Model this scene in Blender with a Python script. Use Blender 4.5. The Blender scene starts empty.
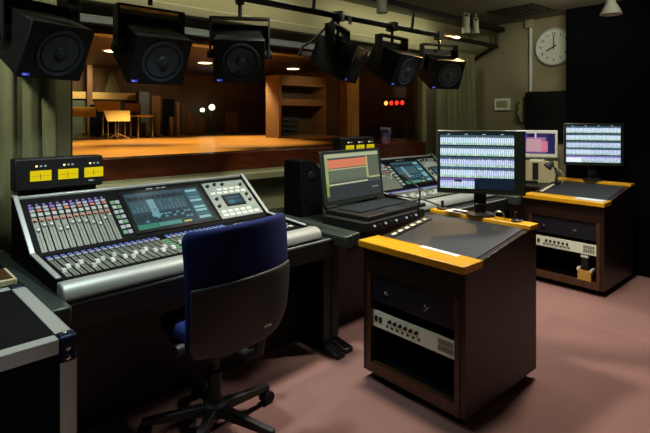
import bpy, bmesh, math, random
from mathutils import Matrix, Vector
random.seed(7)
C = bpy.context.scene.collection
PI = math.pi
R = math.radians

# ------------------------------------------------------------------ materials
def s2l(c):
    return tuple(((v/12.92) if v <= .04045 else ((v+.055)/1.055)**2.4) for v in c)
def hx(h):
    h = h.lstrip('#')
    return s2l(tuple(int(h[i:i+2], 16)/255 for i in (0, 2, 4)))
MATS = {}
def nodes(name):
    m = bpy.data.materials.new(name); m.use_nodes = True
    nt = m.node_tree
    return m, nt, nt.nodes, nt.links, nt.nodes['Principled BSDF']
def pm(name, col, rough=.5, metal=0., var=.12, scale=30., bump=0., spec=.5, stretch=(1, 1, 1), coat=0.):
    """procedural principled: noise drives colour and roughness a little"""
    if name in MATS: return MATS[name]
    m, nt, N, L, p = nodes(name)
    col = hx(col) if isinstance(col, str) else col
    tc = N.new('ShaderNodeTexCoord'); mp = N.new('ShaderNodeMapping'); mp.inputs['Scale'].default_value = stretch
    nz = N.new('ShaderNodeTexNoise'); nz.inputs['Scale'].default_value = scale; nz.inputs['Detail'].default_value = 4
    L.new(tc.outputs['Object'], mp.inputs['Vector']); L.new(mp.outputs[0], nz.inputs['Vector'])
    cr = N.new('ShaderNodeValToRGB')
    cr.color_ramp.elements[0].position = .3; cr.color_ramp.elements[1].position = .7
    cr.color_ramp.elements[0].color = (*[v*(1-var) for v in col], 1)
    cr.color_ramp.elements[1].color = (*[min(1, v*(1+var)) for v in col], 1)
    L.new(nz.outputs['Fac'], cr.inputs['Fac']); L.new(cr.outputs[0], p.inputs['Base Color'])
    mr = N.new('ShaderNodeMapRange'); mr.inputs[3].default_value = max(.02, rough-.06); mr.inputs[4].default_value = min(1, rough+.06)
    L.new(nz.outputs['Fac'], mr.inputs[0]); L.new(mr.outputs[0], p.inputs['Roughness'])
    p.inputs['Metallic'].default_value = metal
    p.inputs['Specular IOR Level'].default_value = spec
    if coat: p.inputs['Coat Weight'].default_value = coat
    if bump:
        b = N.new('ShaderNodeBump'); b.inputs['Strength'].default_value = bump; b.inputs['Distance'].default_value = .004
        L.new(nz.outputs['Fac'], b.inputs['Height']); L.new(b.outputs[0], p.inputs['Normal'])
    MATS[name] = m
    return m
def wood(name, c0, c1, rough=.4, stretch=(1, 8, 8), scale=3., spec=.5):
    m, nt, N, L, p = nodes(name)
    tc = N.new('ShaderNodeTexCoord'); mp = N.new('ShaderNodeMapping'); mp.inputs['Scale'].default_value = stretch
    nz = N.new('ShaderNodeTexNoise'); nz.inputs['Scale'].default_value = scale; nz.inputs['Detail'].default_value = 6
    nz.inputs['Distortion'].default_value = 1.2
    cr = N.new('ShaderNodeValToRGB'); cr.color_ramp.elements[0].position = .32; cr.color_ramp.elements[1].position = .7
    cr.color_ramp.elements[0].color = (*hx(c0), 1); cr.color_ramp.elements[1].color = (*hx(c1), 1)
    L.new(tc.outputs['Object'], mp.inputs['Vector']); L.new(mp.outputs[0], nz.inputs['Vector'])
    L.new(nz.outputs['Fac'], cr.inputs[0]); L.new(cr.outputs[0], p.inputs['Base Color'])
    p.inputs['Roughness'].default_value = rough; p.inputs['Specular IOR Level'].default_value = spec
    b = N.new('ShaderNodeBump'); b.inputs['Strength'].default_value = .15; b.inputs['Distance'].default_value = .002
    L.new(nz.outputs['Fac'], b.inputs['Height']); L.new(b.outputs[0], p.inputs['Normal'])
    MATS[name] = m
    return m
def glow(name, col, strength):
    if name in MATS: return MATS[name]
    m, nt, N, L, p = nodes(name)
    c = hx(col)
    p.inputs['Base Color'].default_value = (*[v*.3 for v in c], 1)
    p.inputs['Emission Color'].default_value = (*c, 1); p.inputs['Emission Strength'].default_value = strength
    p.inputs['Roughness'].default_value = .4
    MATS[name] = m
    return m
def screen_mat(name, strength):
    m, nt, N, L, p = nodes(name)
    a = N.new('ShaderNodeAttribute'); a.attribute_name = 'Col'
    p.inputs['Base Color'].default_value = (.01, .01, .01, 1); p.inputs['Roughness'].default_value = .25
    L.new(a.outputs['Color'], p.inputs['Emission Color']); p.inputs['Emission Strength'].default_value = strength
    MATS[name] = m
    return m

def carpet_mat():
    m, nt, N, L, p = nodes('mauve_carpet_tiles')
    tc = N.new('ShaderNodeTexCoord'); mp = N.new('ShaderNodeMapping'); mp.inputs['Rotation'].default_value = (0, 0, 0)
    br = N.new('ShaderNodeTexBrick'); br.offset = 0
    br.inputs['Scale'].default_value = 1.; br.inputs['Mortar Size'].default_value = .0015
    br.inputs['Brick Width'].default_value = .5; br.inputs['Row Height'].default_value = .5
    br.inputs['Color1'].default_value = (*hx('#a47c76'), 1); br.inputs['Color2'].default_value = (*hx('#ab837d'), 1)
    br.inputs['Mortar'].default_value = (*hx('#9c7570'), 1)
    nz = N.new('ShaderNodeTexNoise'); nz.inputs['Scale'].default_value = 160.; nz.inputs['Detail'].default_value = 5
    n2 = N.new('ShaderNodeTexNoise'); n2.inputs['Scale'].default_value = 2.2; n2.inputs['Detail'].default_value = 3
    L.new(tc.outputs['Object'], mp.inputs[0])
    for n in (br, nz, n2): L.new(mp.outputs[0], n.inputs['Vector'])
    mx = N.new('ShaderNodeMix'); mx.data_type = 'RGBA'; mx.blend_type = 'MULTIPLY'; mx.inputs[0].default_value = .45
    L.new(br.outputs['Color'], mx.inputs[6]); L.new(nz.outputs['Fac'], mx.inputs[7])
    m2 = N.new('ShaderNodeMix'); m2.data_type = 'RGBA'; m2.blend_type = 'MULTIPLY'; m2.inputs[0].default_value = .3
    L.new(mx.outputs[2], m2.inputs[6]); L.new(n2.outputs['Fac'], m2.inputs[7])
    L.new(m2.outputs[2], p.inputs['Base Color'])
    p.inputs['Roughness'].default_value = .95; p.inputs['Specular IOR Level'].default_value = .15
    b = N.new('ShaderNodeBump'); b.inputs['Strength'].default_value = .4; b.inputs['Distance'].default_value = .003
    L.new(nz.outputs['Fac'], b.inputs['Height']); L.new(b.outputs[0], p.inputs['Normal'])
    MATS['carpet'] = m
    return m
def plank_mat(name, c0, c1, cm, w, h, rough=.35):
    m, nt, N, L, p = nodes(name)
    tc = N.new('ShaderNodeTexCoord')
    br = N.new('ShaderNodeTexBrick'); br.inputs['Scale'].default_value = 1.; br.inputs['Mortar Size'].default_value = .002
    br.inputs['Brick Width'].default_value = w; br.inputs['Row Height'].default_value = h
    br.inputs['Color1'].default_value = (*hx(c0), 1); br.inputs['Color2'].default_value = (*hx(c1), 1); br.inputs['Mortar'].default_value = (*hx(cm), 1)
    nz = N.new('ShaderNodeTexNoise'); nz.inputs['Scale'].default_value = 5.; nz.inputs['Detail'].default_value = 5
    mp = N.new('ShaderNodeMapping'); mp.inputs['Scale'].default_value = (1, 9, 1)
    L.new(tc.outputs['Object'], br.inputs['Vector']); L.new(tc.outputs['Object'], mp.inputs[0]); L.new(mp.outputs[0], nz.inputs['Vector'])
    mx = N.new('ShaderNodeMix'); mx.data_type = 'RGBA'; mx.blend_type = 'MULTIPLY'; mx.inputs[0].default_value = .5
    L.new(br.outputs['Color'], mx.inputs[6]); L.new(nz.outputs['Fac'], mx.inputs[7]); L.new(mx.outputs[2], p.inputs['Base Color'])
    p.inputs['Roughness'].default_value = rough
    MATS[name] = m
    return m
def glass_mat():
    m = bpy.data.materials.new('pane_glass'); m.use_nodes = True
    nt = m.node_tree; N, L = nt.nodes, nt.links; N.clear()
    o = N.new('ShaderNodeOutputMaterial'); mx = N.new('ShaderNodeMixShader'); t = N.new('ShaderNodeBsdfTransparent'); g = N.new('ShaderNodeBsdfGlossy')
    t.inputs[0].default_value = (.93, .95, .93, 1); g.inputs['Roughness'].default_value = .02
    f = N.new('ShaderNodeFresnel'); f.inputs[0].default_value = 1.25
    L.new(f.outputs[0], mx.inputs[0]); L.new(t.outputs[0], mx.inputs[1]); L.new(g.outputs[0], mx.inputs[2]); L.new(mx.outputs[0], o.inputs[0])
    return m

M = {
 'carpet': carpet_mat(),
 'wall': pm('olive_cream_wall', '#8f8a66', .85, var=.05, scale=6, bump=.05),
 'wallr': pm('clock_wall_paint', '#857f62', .85, var=.05, scale=5, bump=.05),
 'ceil': pm('ceiling_board', '#6b6757', .9, var=.06, scale=14),
 'black_wall': pm('black_partition_cloth', '#050608', .95, var=.2, scale=60, spec=.05),
 'trim': pm('cream_trim_paint', '#96916e', .6, var=.05, scale=9),
 'alu': pm('satin_aluminium', '#b4b9b4', .42, .35, var=.06, scale=12, stretch=(1, 20, 20)),
 'alu2': pm('brushed_armrest_metal', '#a2a8a4', .5, .45, var=.05, scale=10, stretch=(1, 25, 25)),
 'rim': pm('bright_silver_rim', '#b9c0bd', .4, .4, var=.02, scale=4),
 'black': pm('matt_black_plastic', '#0e0f11', .55, var=.15, scale=40),
 'blackgloss': pm('gloss_black_panel', '#0a0b0d', .3, var=.15, scale=40),
 'panel': pm('console_black_panel', '#060708', .6, var=.15, scale=40, spec=.12),
 'navy': pm('speaker_black_lacquer', '#07090e', .5, var=.15, scale=25, spec=.25),
 'cone': pm('speaker_cone_paper', '#14181d', .65, var=.1, scale=60, spec=.2),
 'ring': pm('speaker_rubber_ring', '#2f363d', .45, var=.1, scale=60, spec=.3),
 'steel': pm('dark_steel_bracket', '#0b0c0e', .5, .2, var=.1, scale=30),
 'pipe': pm('black_painted_pipe', '#131210', .5, .3, var=.15, scale=30),
 'desk': pm('dark_green_grey_desk', '#2a322f', .35, .2, var=.08, scale=20),
 'deskrail': pm('grey_green_desk_rail', '#3c4743', .3, .35, var=.06, scale=20),
 'deskblack': pm('black_desk_panel', '#08090a', .5, var=.15, scale=20),
 'greyplastic': pm('pale_grey_plastic', '#b7bcb6', .45, var=.05, scale=30),
 'white': pm('white_plastic', '#dfe2da', .4, var=.03, scale=30),
 'fader': pm('fader_cap_grey', '#c6cdc8', .35, var=.05, scale=60),
 'orange': pm('orange_cap', '#d8765a', .45, var=.05, scale=60),
 'strip': pm('channel_strip_grey', '#868c80', .45, .2, var=.1, scale=60),
 'modgrey': pm('keypad_light_grey', '#8f9a96', .4, var=.06, scale=40),
 'blue': pm('navy_blue_fabric', '#15245c', .9, var=.12, scale=180, bump=.35, spec=.2),
 'shell': pm('charcoal_chair_shell', '#34393a', .55, var=.08, scale=140, bump=.1),
 'rubber': pm('black_rubber', '#0a0a0b', .8, var=.1, scale=40),
 'wood_dark': wood('dark_walnut_board', '#1a0e06', '#2a180c', .38, (1, 1, 12), 4),
 'wood_edge': wood('walnut_edge', '#3a2212', '#553620', .4, (6, 6, 1), 6),
 'wood_yel': wood('yellow_varnished_wood', '#c9920f', '#e3ac1e', .33, (8, 1, 8), 3.5),
 'slate': pm('slate_leather_pad', '#22282e', .58, var=.06, scale=120, bump=.06),
 'rackwhite': pm('rack_unit_pale_green', '#dde6d0', .45, var=.04, scale=20),
 'rackblue': pm('rack_blank_dark_blue', '#161a24', .45, .2, var=.08, scale=20),
 'curtain': pm('sage_curtain_cloth', '#77775a', .95, var=.1, scale=90, bump=.2, spec=.1, stretch=(1, 1, .2)),
 'cream': pm('cream_cabinet_paint', '#bdb48b', .6, var=.04, scale=12),
 'paper': pm('white_paper', '#e2e2dc', .8, var=.03, scale=30),
 'bluepaper': pm('pale_blue_paper', '#c3d2dd', .8, var=.03, scale=30),
 'caseblack': pm('case_black_laminate', '#06080a', .7, var=.2, scale=60, spec=.12),
 'chrome': pm('chrome', '#cfd3d4', .18, 1., var=.02, scale=10),
 'tan': pm('tan_cardboard', '#b98d3c', .8, var=.12, scale=14),
 'studio_floor': plank_mat('studio_floor_boards', '#d08a34', '#de9a40', '#a5661f', 2.4, .12, .3),
 'studio_wall': wood('studio_brown_panelling', '#3c2214', '#54321a', .55, (8, 8, 1), 2),
 'studio_back': wood('studio_dark_back_wall', '#46331f', '#5d4529', .7, (8, 8, 1), 2),
 'studio_ceil': wood('studio_ceiling_boards', '#26140a', '#321b0d', .5, (1, 8, 8), 2),
 'frame': wood('window_frame_brown', '#4a2114', '#63301a', .25, (1, 8, 8), 3),
 'frame_orange': wood('window_post_orange', '#a4641b', '#ba7a26', .45, (8, 8, 1), 3),  # orange of the light on the post is put into its wood colour
 'teal': pm('teal_grey_board', '#47574f', .7, var=.1, scale=8),
 'tealpost': pm('teal_blue_post', '#4d6068', .5, var=.08, scale=14),
 'ply': wood('plywood', '#5c3f22', '#735030', .55, (8, 8, 1), 3),
 'ply2': wood('dull_plywood', '#4a341f', '#5e452a', .6, (8, 8, 1), 3),
 'cab': wood('cabinet_brown', '#6c4a26', '#7f5930', .55, (1, 8, 8), 3),
 'felt': pm('dark_felt', '#08090b', .95, var=.1, scale=60, spec=.1),
 'lampwhite': pm('lamp_housing_white', '#a9ab94', .45, var=.04, scale=20),
 'glass': glass_mat(),
 'scr_console': screen_mat('console_display', 1.),
 'scr_meter': screen_mat('monitor_display', 1.12),
 'purple_led': glow('purple_button', '#8f7ad0', .5),
 'white_led': glow('white_button', '#cdd6e0', .35),
 'green_led': glow('green_button', '#8fc79a', .3),
 'blue_led': glow('blue_button', '#6f83d8', .5),
 'amber_led': glow('amber_led', '#ffe08a', 1.6),
 'dim_led': glow('pale_led', '#a9b9c4', .6),
 'vu': glow('yellow_meter_face', '#f4dc08', .58),
 'needle': pm('meter_needle_red', '#b05a10', .6, var=.05),
 'red_led': glow('red_lamp', '#ff2a1c', 3.),
 'orange_led': glow('orange_lamp', '#ff8c40', 4.),
 'lamp_on': glow('lamp_lens', '#ffdca0', 6.),
 'spk_led': glow('speaker_blue_led', '#3a4be0', .45),
 'spk_badge': glow('speaker_badge', '#b9c6ff', .4),
 'downlight': glow('downlight_lens', '#ffd9a0', 9.),
 'clockface': pm('clock_face', '#d3d9cc', .6, var=.02, scale=10),
 'ink': pm('black_ink', '#111312', .7, var=.02),
}

# ------------------------------------------------------------------ mesh builder
class MB:
    def __init__(s): s.bm = bmesh.new(); s.cols = None
    def _add(s, vs, fs, X=None):
        bv = [s.bm.verts.new((X @ Vector(v)) if X else v) for v in vs]
        for f in fs:
            try: s.bm.faces.new([bv[i] for i in f])
            except ValueError: pass
        return s
    def box(s, x0, x1, y0, y1, z0, z1, X=None):
        v = [(x0,y0,z0),(x1,y0,z0),(x1,y1,z0),(x0,y1,z0),(x0,y0,z1),(x1,y0,z1),(x1,y1,z1),(x0,y1,z1)]
        return s._add(v, [(3,2,1,0),(4,5,6,7),(0,1,5,4),(1,2,6,5),(2,3,7,6),(3,0,4,7)], X)
    def hexa(s, v, X=None):
        return s._add(v, [(3,2,1,0),(4,5,6,7),(0,1,5,4),(1,2,6,5),(2,3,7,6),(3,0,4,7)], X)
    def prism(s, poly, x0, x1, axis='x', X=None):
        """polygon of (a,b) extruded along axis. x: (y,z); y: (x,z); z: (x,y)"""
        def pt(a, b, t): return {'x': (t, a, b), 'y': (a, t, b), 'z': (a, b, t)}[axis]
        n = len(poly)
        v = [pt(a, b, x0) for a, b in poly] + [pt(a, b, x1) for a, b in poly]
        f = [tuple(range(n-1, -1, -1)), tuple(range(n, 2*n))] + [(i, (i+1) % n, n+(i+1) % n, n+i) for i in range(n)]
        return s._add(v, f, X)
    def cyl(s, p0, p1, r0, r1=None, seg=16, X=None, cap=True):
        r1 = r0 if r1 is None else r1
        p0, p1 = Vector(p0), Vector(p1); d = (p1-p0).normalized()
        a = d.orthogonal().normalized(); b = d.cross(a)
        v = []
        for p, r in ((p0, r0), (p1, r1)):
            for k in range(seg):
                t = 2*PI*k/seg; v.append(tuple(p + a*(r*math.cos(t)) + b*(r*math.sin(t))))
        f = [(k, (k+1) % seg, seg+(k+1) % seg, seg+k) for k in range(seg)]
        if cap: f += [tuple(range(seg-1, -1, -1)), tuple(range(seg, 2*seg))]
        return s._add(v, f, X)
    def lathe(s, prof, o=(0,0,0), axis=(0,0,1), seg=24, X=None):
        o, d = Vector(o), Vector(axis).normalized()
        a = d.orthogonal().normalized(); b = d.cross(a)
        v = []; n = len(prof)
        for r, h in prof:
            for k in range(seg):
                t = 2*PI*k/seg; v.append(tuple(o + d*h + a*(r*math.cos(t)) + b*(r*math.sin(t))))
        f = []
        for i in range(n-1):
            for k in range(seg):
                f.append((i*seg+k, i*seg+(k+1) % seg, (i+1)*seg+(k+1) % seg, (i+1)*seg+k))
        f.append(tuple(range(seg-1, -1, -1))); f.append(tuple((n-1)*seg+k for k in range(seg)))
        return s._add(v, f, X)
    def tube(s, pts, r, seg=8):
        pts = [Vector(p) for p in pts]; v = []; n = len(pts)
        ref = None
        for i, p in enumerate(pts):
            d = (pts[min(i+1, n-1)] - pts[max(i-1, 0)]).normalized()
            if ref is None: ref = d.orthogonal().normalized()
            a = (ref - d*ref.dot(d)).normalized(); ref = a; b = d.cross(a)
            for k in range(seg):
                t = 2*PI*k/seg; v.append(tuple(p + a*(r*math.cos(t)) + b*(r*math.sin(t))))
        f = []
        for i in range(n-1):
            for k in range(seg): f.append((i*seg+k, i*seg+(k+1) % seg, (i+1)*seg+(k+1) % seg, (i+1)*seg+k))
        f += [tuple(range(seg-1, -1, -1)), tuple((n-1)*seg+k for k in range(seg))]
        return s._add(v, f)
    def build(s, name, mat, parent=None, bevel=0, smooth=0, seg=2, loc=None, rot=None):
        bmesh.ops.recalc_face_normals(s.bm, faces=s.bm.faces[:])
        me = bpy.data.meshes.new(name); s.bm.to_mesh(me); s.bm.free()
        me.materials.append(M[mat] if isinstance(mat, str) else mat)
        if smooth or bevel:
            for p in me.polygons: p.use_smooth = True
            me.set_sharp_from_angle(angle=R(smooth or 35))
        o = bpy.data.objects.new(name, me); C.objects.link(o)
        if parent: o.parent = parent
        if loc: o.location = loc
        if rot: o.rotation_euler = rot
        if bevel:
            b = o.modifiers.new('bevel', 'BEVEL'); b.width = bevel; b.segments = seg; b.limit_method = 'ANGLE'; b.angle_limit = R(40)
            b.harden_normals = False
        return o

def thing(name, label, cat, loc=(0,0,0), rz=0, group=None):
    o = bpy.data.objects.new(name, None); C.objects.link(o)
    o.empty_display_size = .1
    o.location = loc; o.rotation_euler = (0, 0, rz)
    return tag(o, label, cat, group)
def tag(o, label, cat, group=None):
    o['label'] = label; o['category'] = cat
    if group: o['group'] = group
    return o
def struct(o): o['kind'] = 'structure'; return o
def kids(o): return list(o.children)
def dup(root, loc, rz=None, label=None, group=None):
    r = root.copy(); C.objects.link(r); r.location = loc
    if rz is not None: r.rotation_euler = (0, 0, rz)
    if label: r['label'] = label
    if group: r['group'] = group
    for ch in kids(root):
        c = ch.copy(); C.objects.link(c); c.parent = r
        for g in kids(ch):
            d = g.copy(); C.objects.link(d); d.parent = c
    return r
def screen(name, mat, parent, X, w, h, rects, thick=.004):
    """a display: a thin slab in local (u right, v up, n out) by matrix X, content as coloured cells"""
    vs, fs, cs = [], [], []
    def quad(u0, v0, u1, v1, n, c):
        i = len(vs)
        vs.extend([X @ Vector(p) for p in ((u0, v0, n), (u1, v0, n), (u1, v1, n), (u0, v1, n))]); fs.append((i, i+1, i+2, i+3)); cs.append(c)
    lay = 0
    for r in rects:
        u0, v0, u1, v1, c = r[:5]; lay = r[5] if len(r) > 5 else lay
        quad(u0*w, v0*h, u1*w, v1*h, .0003*(lay+1), c)
    me = bpy.data.meshes.new(name); me.from_pydata([tuple(v) for v in vs], [], fs)
    at = me.color_attributes.new('Col', 'FLOAT_COLOR', 'CORNER')
    k = 0
    for f, c in zip(me.polygons, cs):
        for _ in f.loop_indices:
            at.data[k].color = (*c, 1); k += 1
    me.materials.append(M[mat])
    o = bpy.data.objects.new(name, me); C.objects.link(o); o.parent = parent
    return o
def text_mesh(name, body, size, mat, parent, X, extrude=.001):
    cu = bpy.data.curves.new(name, 'FONT'); cu.body = body; cu.size = size; cu.extrude = extrude
    cu.align_x = 'CENTER'; cu.align_y = 'CENTER'
    t = bpy.data.objects.new(name+'_tmp', cu); C.objects.link(t)
    me = bpy.data.meshes.new_from_object(t.evaluated_get(bpy.context.evaluated_depsgraph_get()))
    bpy.data.objects.remove(t); bpy.data.curves.remove(cu)
    me.transform(X); me.materials.clear(); me.materials.append(M[mat])
    o = bpy.data.objects.new(name, me); C.objects.link(o); o.parent = parent
    return o
def basis(o, u, v, n):
    u, v, n = Vector(u).normalized(), Vector(v).normalized(), Vector(n).normalized()
    return Matrix(((u.x, v.x, n.x, o[0]), (u.y, v.y, n.y, o[1]), (u.z, v.z, n.z, o[2]), (0, 0, 0, 1)))

# ------------------------------------------------------------------ camera (level, shifted lens)
H = 1.4
F = 485.0
ROT = math.atan2(.665, .747)        # view direction is turned this far from +Y towards +X
cam = bpy.data.cameras.new('camera'); co = bpy.data.objects.new('camera', cam); C.objects.link(co)
co.location = (0, 0, H); co.rotation_euler = (R(90), 0, -ROT)
cam.sensor_width = 36; cam.lens = F/650*36; cam.shift_y = -(216.5-118)/650
cam.clip_start = .05
bpy.context.scene.camera = co

# ------------------------------------------------------------------ the setting
XR, YB, CH = 5.2, 3.2, 2.47
XL, YF = -1.6, -2.2
WX0, WX1, WZ0, WZ1 = .80, 4.32, 1.0, 1.98
struct(MB().box(XL-.1, XR+.1, YF-.1, YB+.1, -.1, 0).build('floor', 'carpet'))
struct(MB().box(XL-.1, XR+.1, YF-.1, YB+.1, CH, CH+.1).build('ceiling', 'ceil'))
w = MB(); w.box(XL-.1, WX0, YB, YB+.16, 0, CH); w.box(WX1, XR+.1, YB, YB+.16, 0, CH)
w.box(WX0, WX1, YB, YB+.16, 0, WZ0); w.box(WX0, WX1, YB, YB+.16, WZ1, CH)
struct(w.build('wall_back', 'wall'))
struct(MB().box(XR, XR+.1, YF-.1, YB, 0, CH).build('wall_right', 'wallr'))
struct(MB().box(XL-.1, XL, YF-.1, YB, 0, CH).build('wall_left', 'black_wall'))
struct(MB().box(XL, XR, YF-.1, YF, 0, CH).build('wall_front', 'black_wall'))
struct(MB().box(4.95, 5.06, YF+.01, 1.99, .001, CH-.001).build('wall_partition', 'black_wall'))
# pelmet above the window, light rail, sill
struct(MB().box(XL, XR, YB-.09, YB, 2.10, 2.17).build('trim_1', 'trim', bevel=.008))
struct(MB().box(XL, XR, YB-.05, YB, WZ1, 2.03).build('trim_2', 'alu2', bevel=.004))
struct(MB().box(.5, 4.5, YB-.10, YB, .93, .985).build('trim_3', 'trim', bevel=.008))
struct(MB().box(XR-.015, XR, YF, YB-.02, .001, .09).build('baseboard_right', 'wood_dark'))
# windows
def win(n, x0, x1):
    o = MB()
    y0, y1 = YB+.005, YB+.14
    o.box(x0, x1, y0, y1, WZ0+.001, WZ0+.14); o.box(x0, x1, y0, y1, WZ1-.05, WZ1-.001)
    o.box(x0+.001, x0+.01, y0, y1, WZ0+.14, WZ1-.05)
    f = struct(o.build('window_%d' % n, 'frame', bevel=.004))
    MB().box(x0+.011, x1-.001, YB+.05, YB+.056, WZ0+.141, WZ1-.051).build('glass_pane', 'glass', f)
    return f
w1 = win(1, WX0+.001, 3.17); w2 = win(2, 3.27, WX1-.001)
struct(MB().box(3.172, 3.268, YB-.012, YB+.15, WZ0+.001, WZ1-.001).build('window_post', 'frame_orange', bevel=.004))
bpy.data.objects['window_post'].name = 'trim_4'

# studio beyond the glass
SF, SC = 1.0, 2.5
struct(MB().box(-4, 8.2, 3.37, 11.5, SF-.1, SF).build('floor_studio', 'studio_floor'))
struct(MB().box(-4, 8.2, 3.37, 11.5, SC, SC+.1).build('ceiling_studio', 'studio_ceil'))
struct(MB().box(-4, 8.2, 11.3, 11.4, SF, SC).build('wall_studio_back', 'studio_back'))
struct(MB().box(7.5, 7.6, 3.4, 11.29, SF, SC).build('wall_studio_right', 'studio_wall'))
struct(MB().box(-4, -3.9, 3.4, 11.29, SF, SC).build('wall_studio_left', 'studio_wall'))

# ------------------------------------------------------------------ pixel -> place on a known plane (camera model above)
VX, VY = .665, .747
def ray(px, py):
    a = (px-325)/F; b = (118-py)/F
    return Vector((VX+VY*a, VY-VX*a, b))
def onY(px, py, Y): d = ray(px, py); return Vector((0, 0, H)) + d*(Y/d.y)
def onX(px, py, X): d = ray(px, py); return Vector((0, 0, H)) + d*(X/d.x)
def onZ(px, py, Z): d = ray(px, py); return Vector((0, 0, H)) + d*((Z-H)/d.z)

# ------------------------------------------------------------------ mixing console
def make_console():
    t = thing('mixing_console', 'nearest large black and silver mixing console, office chair pushed up to it', 'mixing console')
    L_ = 1.24
    P0, P1 = Vector((0, .42, .10)), Vector((0, .70, .34))
    prof = [(.085, .0), (.085, .072), (.42, .10), (.70, .34), (.735, .33), (.735, 0)]
    MB().prism(prof, .02, L_-.02, 'x').build('body', 'panel', t)
    # armrest
    arm = [(.0, .015), (.012, .003), (.06, .0), (.083, .0), (.083, .074), (.05, .078), (.02, .066), (.004, .045)]
    MB().prism(arm, .0, L_+.04, 'x').build('armrest', 'alu2', t, bevel=.006, smooth=50)
    cheek = [(.083, .0), (.083, .084), (.425, .114), (.70, .352), (.742, .352), (.742, 0)]
    for x in (0, L_-.02):
        ck = MB().prism(cheek, x, x+.02, 'x').build('side_cheek', 'panel', t, bevel=.002)
        tr = [(.083, .085), (.425, .115), (.70, .353), (.742, .353)]
        MB().prism(tr + [(a_+(.0), b_+.008) for a_, b_ in reversed(tr)], x-.003, x+.017, 'x').build('edge_trim', 'rim', ck, bevel=.002)
    MB().box(.02, L_-.02, .705, .742, .332, .352).build('rear_rim', 'rim', t, bevel=.004)
    du = Vector((1, 0, 0)); sl = (P1-P0); SL = sl.length; dv = sl.normalized(); dn = du.cross(dv)
    up = basis(P0, du, dv, dn)
    q0, q1 = Vector((0, .085, .072)), Vector((0, .42, .10)); ev = (q1-q0).normalized(); LL = (q1-q0).length
    lo = basis(q0, du, ev, du.cross(ev))
    # channel strips (printed panels)
    s = MB()
    for i in range(12):
        u = .043+i*.0282
        s.box(u+.001, u+.0225, .02, .235, 0, .0015, up)
    s.build('fader_tracks', 'strip', t)
    s = MB()
    for i in range(12):
        u = .043+i*.0282
        s.box(u+.0105, u+.0125, .025, .17, .0012, .0022, up)
    s.build('fader_slots', 'black', t)
    s = MB()
    for i in range(18): s.box(.045+i*.0268+.0005, .045+i*.0268+.0095, .03, .25, 0, .0015, lo); s.box(.045+i*.0268+.0125, .045+i*.0268+.0185, .03, .25, 0, .0015, lo)
    for i in range(13): s.box(.56+i*.026+.0005, .56+i*.026+.0095, .03, .25, 0, .0015, lo); s.box(.56+i*.026+.0125, .56+i*.026+.0185, .03, .25, 0, .0015, lo)
    s.build('lower_fader_tracks', 'strip', t)
    bn = 0
    def button(mat, X, u0, u1, v0, v1, h=.006):
        MB().box(u0, u1, v0, v1, 0, h, X).build('button', mat, t)
    def cap(mat, X, u, v, w=.013, l=.022):
        MB().hexa([(u-w/2, v-l/2, .002), (u+w/2, v-l/2, .002), (u+w/2, v+l/2, .002), (u-w/2, v+l/2, .002),
                   (u-w/2+.001, v-l/4, .014), (u+w/2-.001, v-l/4, .014), (u+w/2-.001, v+l/4, .014), (u-w/2+.001, v+l/4, .014)], X).build('fader_cap', mat, t)
    for i in range(12):
        u = .043+i*.0282
        button('purple_led', up, u+.004, u+.015, .315, .324, .004)
        button('white_led' if i % 3 else 'purple_led', up, u+.002, u+.021, .293, .306)
        button('orange' if i % 2 else 'white_led', up, u+.002, u+.021, .272, .285)
        button('greyplastic', up, u+.002, u+.021, .24, .262)
        MB().cyl((u+.0115, .212, .001), (u+.0115, .212, .012), .008, .007, 12, X=up).build('rotary_knob', 'orange', t, smooth=40)
        cap('white', up, u+.0115, .150+.02*math.sin(i*1.3)+.008*(i % 3))
    for r in range(7):                                   # side button block
        for c in range(2):
            button(('green_led', 'white_led', 'greyplastic')[(r+c) % 3], up, .392+c*.024, .411+c*.024, .045+r*.036, .067+r*.036)
    pos = [.10, .14, .12, .16, .09, .13, .15, .11, .17, .12, .10, .14, .13, .16, .12, .1, .14, .11]
    s = MB()
    for i in range(18):
        u = .045+i*.0268; cap('white' if i % 2 else 'fader', lo, u+.008, pos[i], .017, .036)
        s.box(u, u+.017, .262, .276, 0, .006, lo)
    for i in range(13):
        u = .56+i*.026; cap('white' if i % 2 else 'fader', lo, u+.008, pos[(i*5+3) % 18], .017, .036)
        s.box(u, u+.017, .262, .276, 0, .006, lo)
    s.build('select_buttons', 'white_led', t)['kind'] = 'stuff'
    s = MB()
    for i in range(31):
        u = .045+i*.0268 if i < 18 else .56+(i-18)*.026
        s.box(u+.001, u+.016, .291, .304, 0, .005, lo)
    s.build('mute_buttons', 'blue_led', t)['kind'] = 'stuff'
    s = MB()                                            # keys between the fader bank and the lip
    for r in range(6):
        for c in range(2): s.box(.527+c*.016-.01, .527+c*.016+.003, .04+r*.036, .06+r*.036, 0, .006, lo)
    s.build('layer_buttons', 'green_led', t)['kind'] = 'stuff'
    # touch screen
    MB().box(.445, .905, .028, .338, 0, .006, up).build('screen_bezel', 'blackgloss', t)
    W, Hh = .42, .27
    rects = [(0, 0, 1, 1, hx('#1f3b45'), 0)]
    rnd = random.Random(3)
    rects += [(.0, .9, .76, 1, hx('#2e4a55'), 1), (.78, .02, .98, .98, hx('#2a4c58'), 1)]
    for k in range(10): rects.append((.03+k*.072, .80, .08+k*.072, .88, hx('#122028'), 1))
    rects.append((.02, .44, .74, .77, hx('#33525c'), 1))
    for k in range(14): rects.append((.03+k*.05, .45, .055+k*.05, .50+.25*rnd.random(), hx('#47666e'), 2))
    rects.append((.24, .28, .33, .78, hx('#6c98a0'), 2))
    for k in range(14):
        for r in range(3): rects.append((.02+k*.052, .17+r*.075, .055+k*.052, .21+r*.075, hx(rnd.choice(['#0f1d24', '#5f93a4', '#16303a'])), 2))
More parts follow.
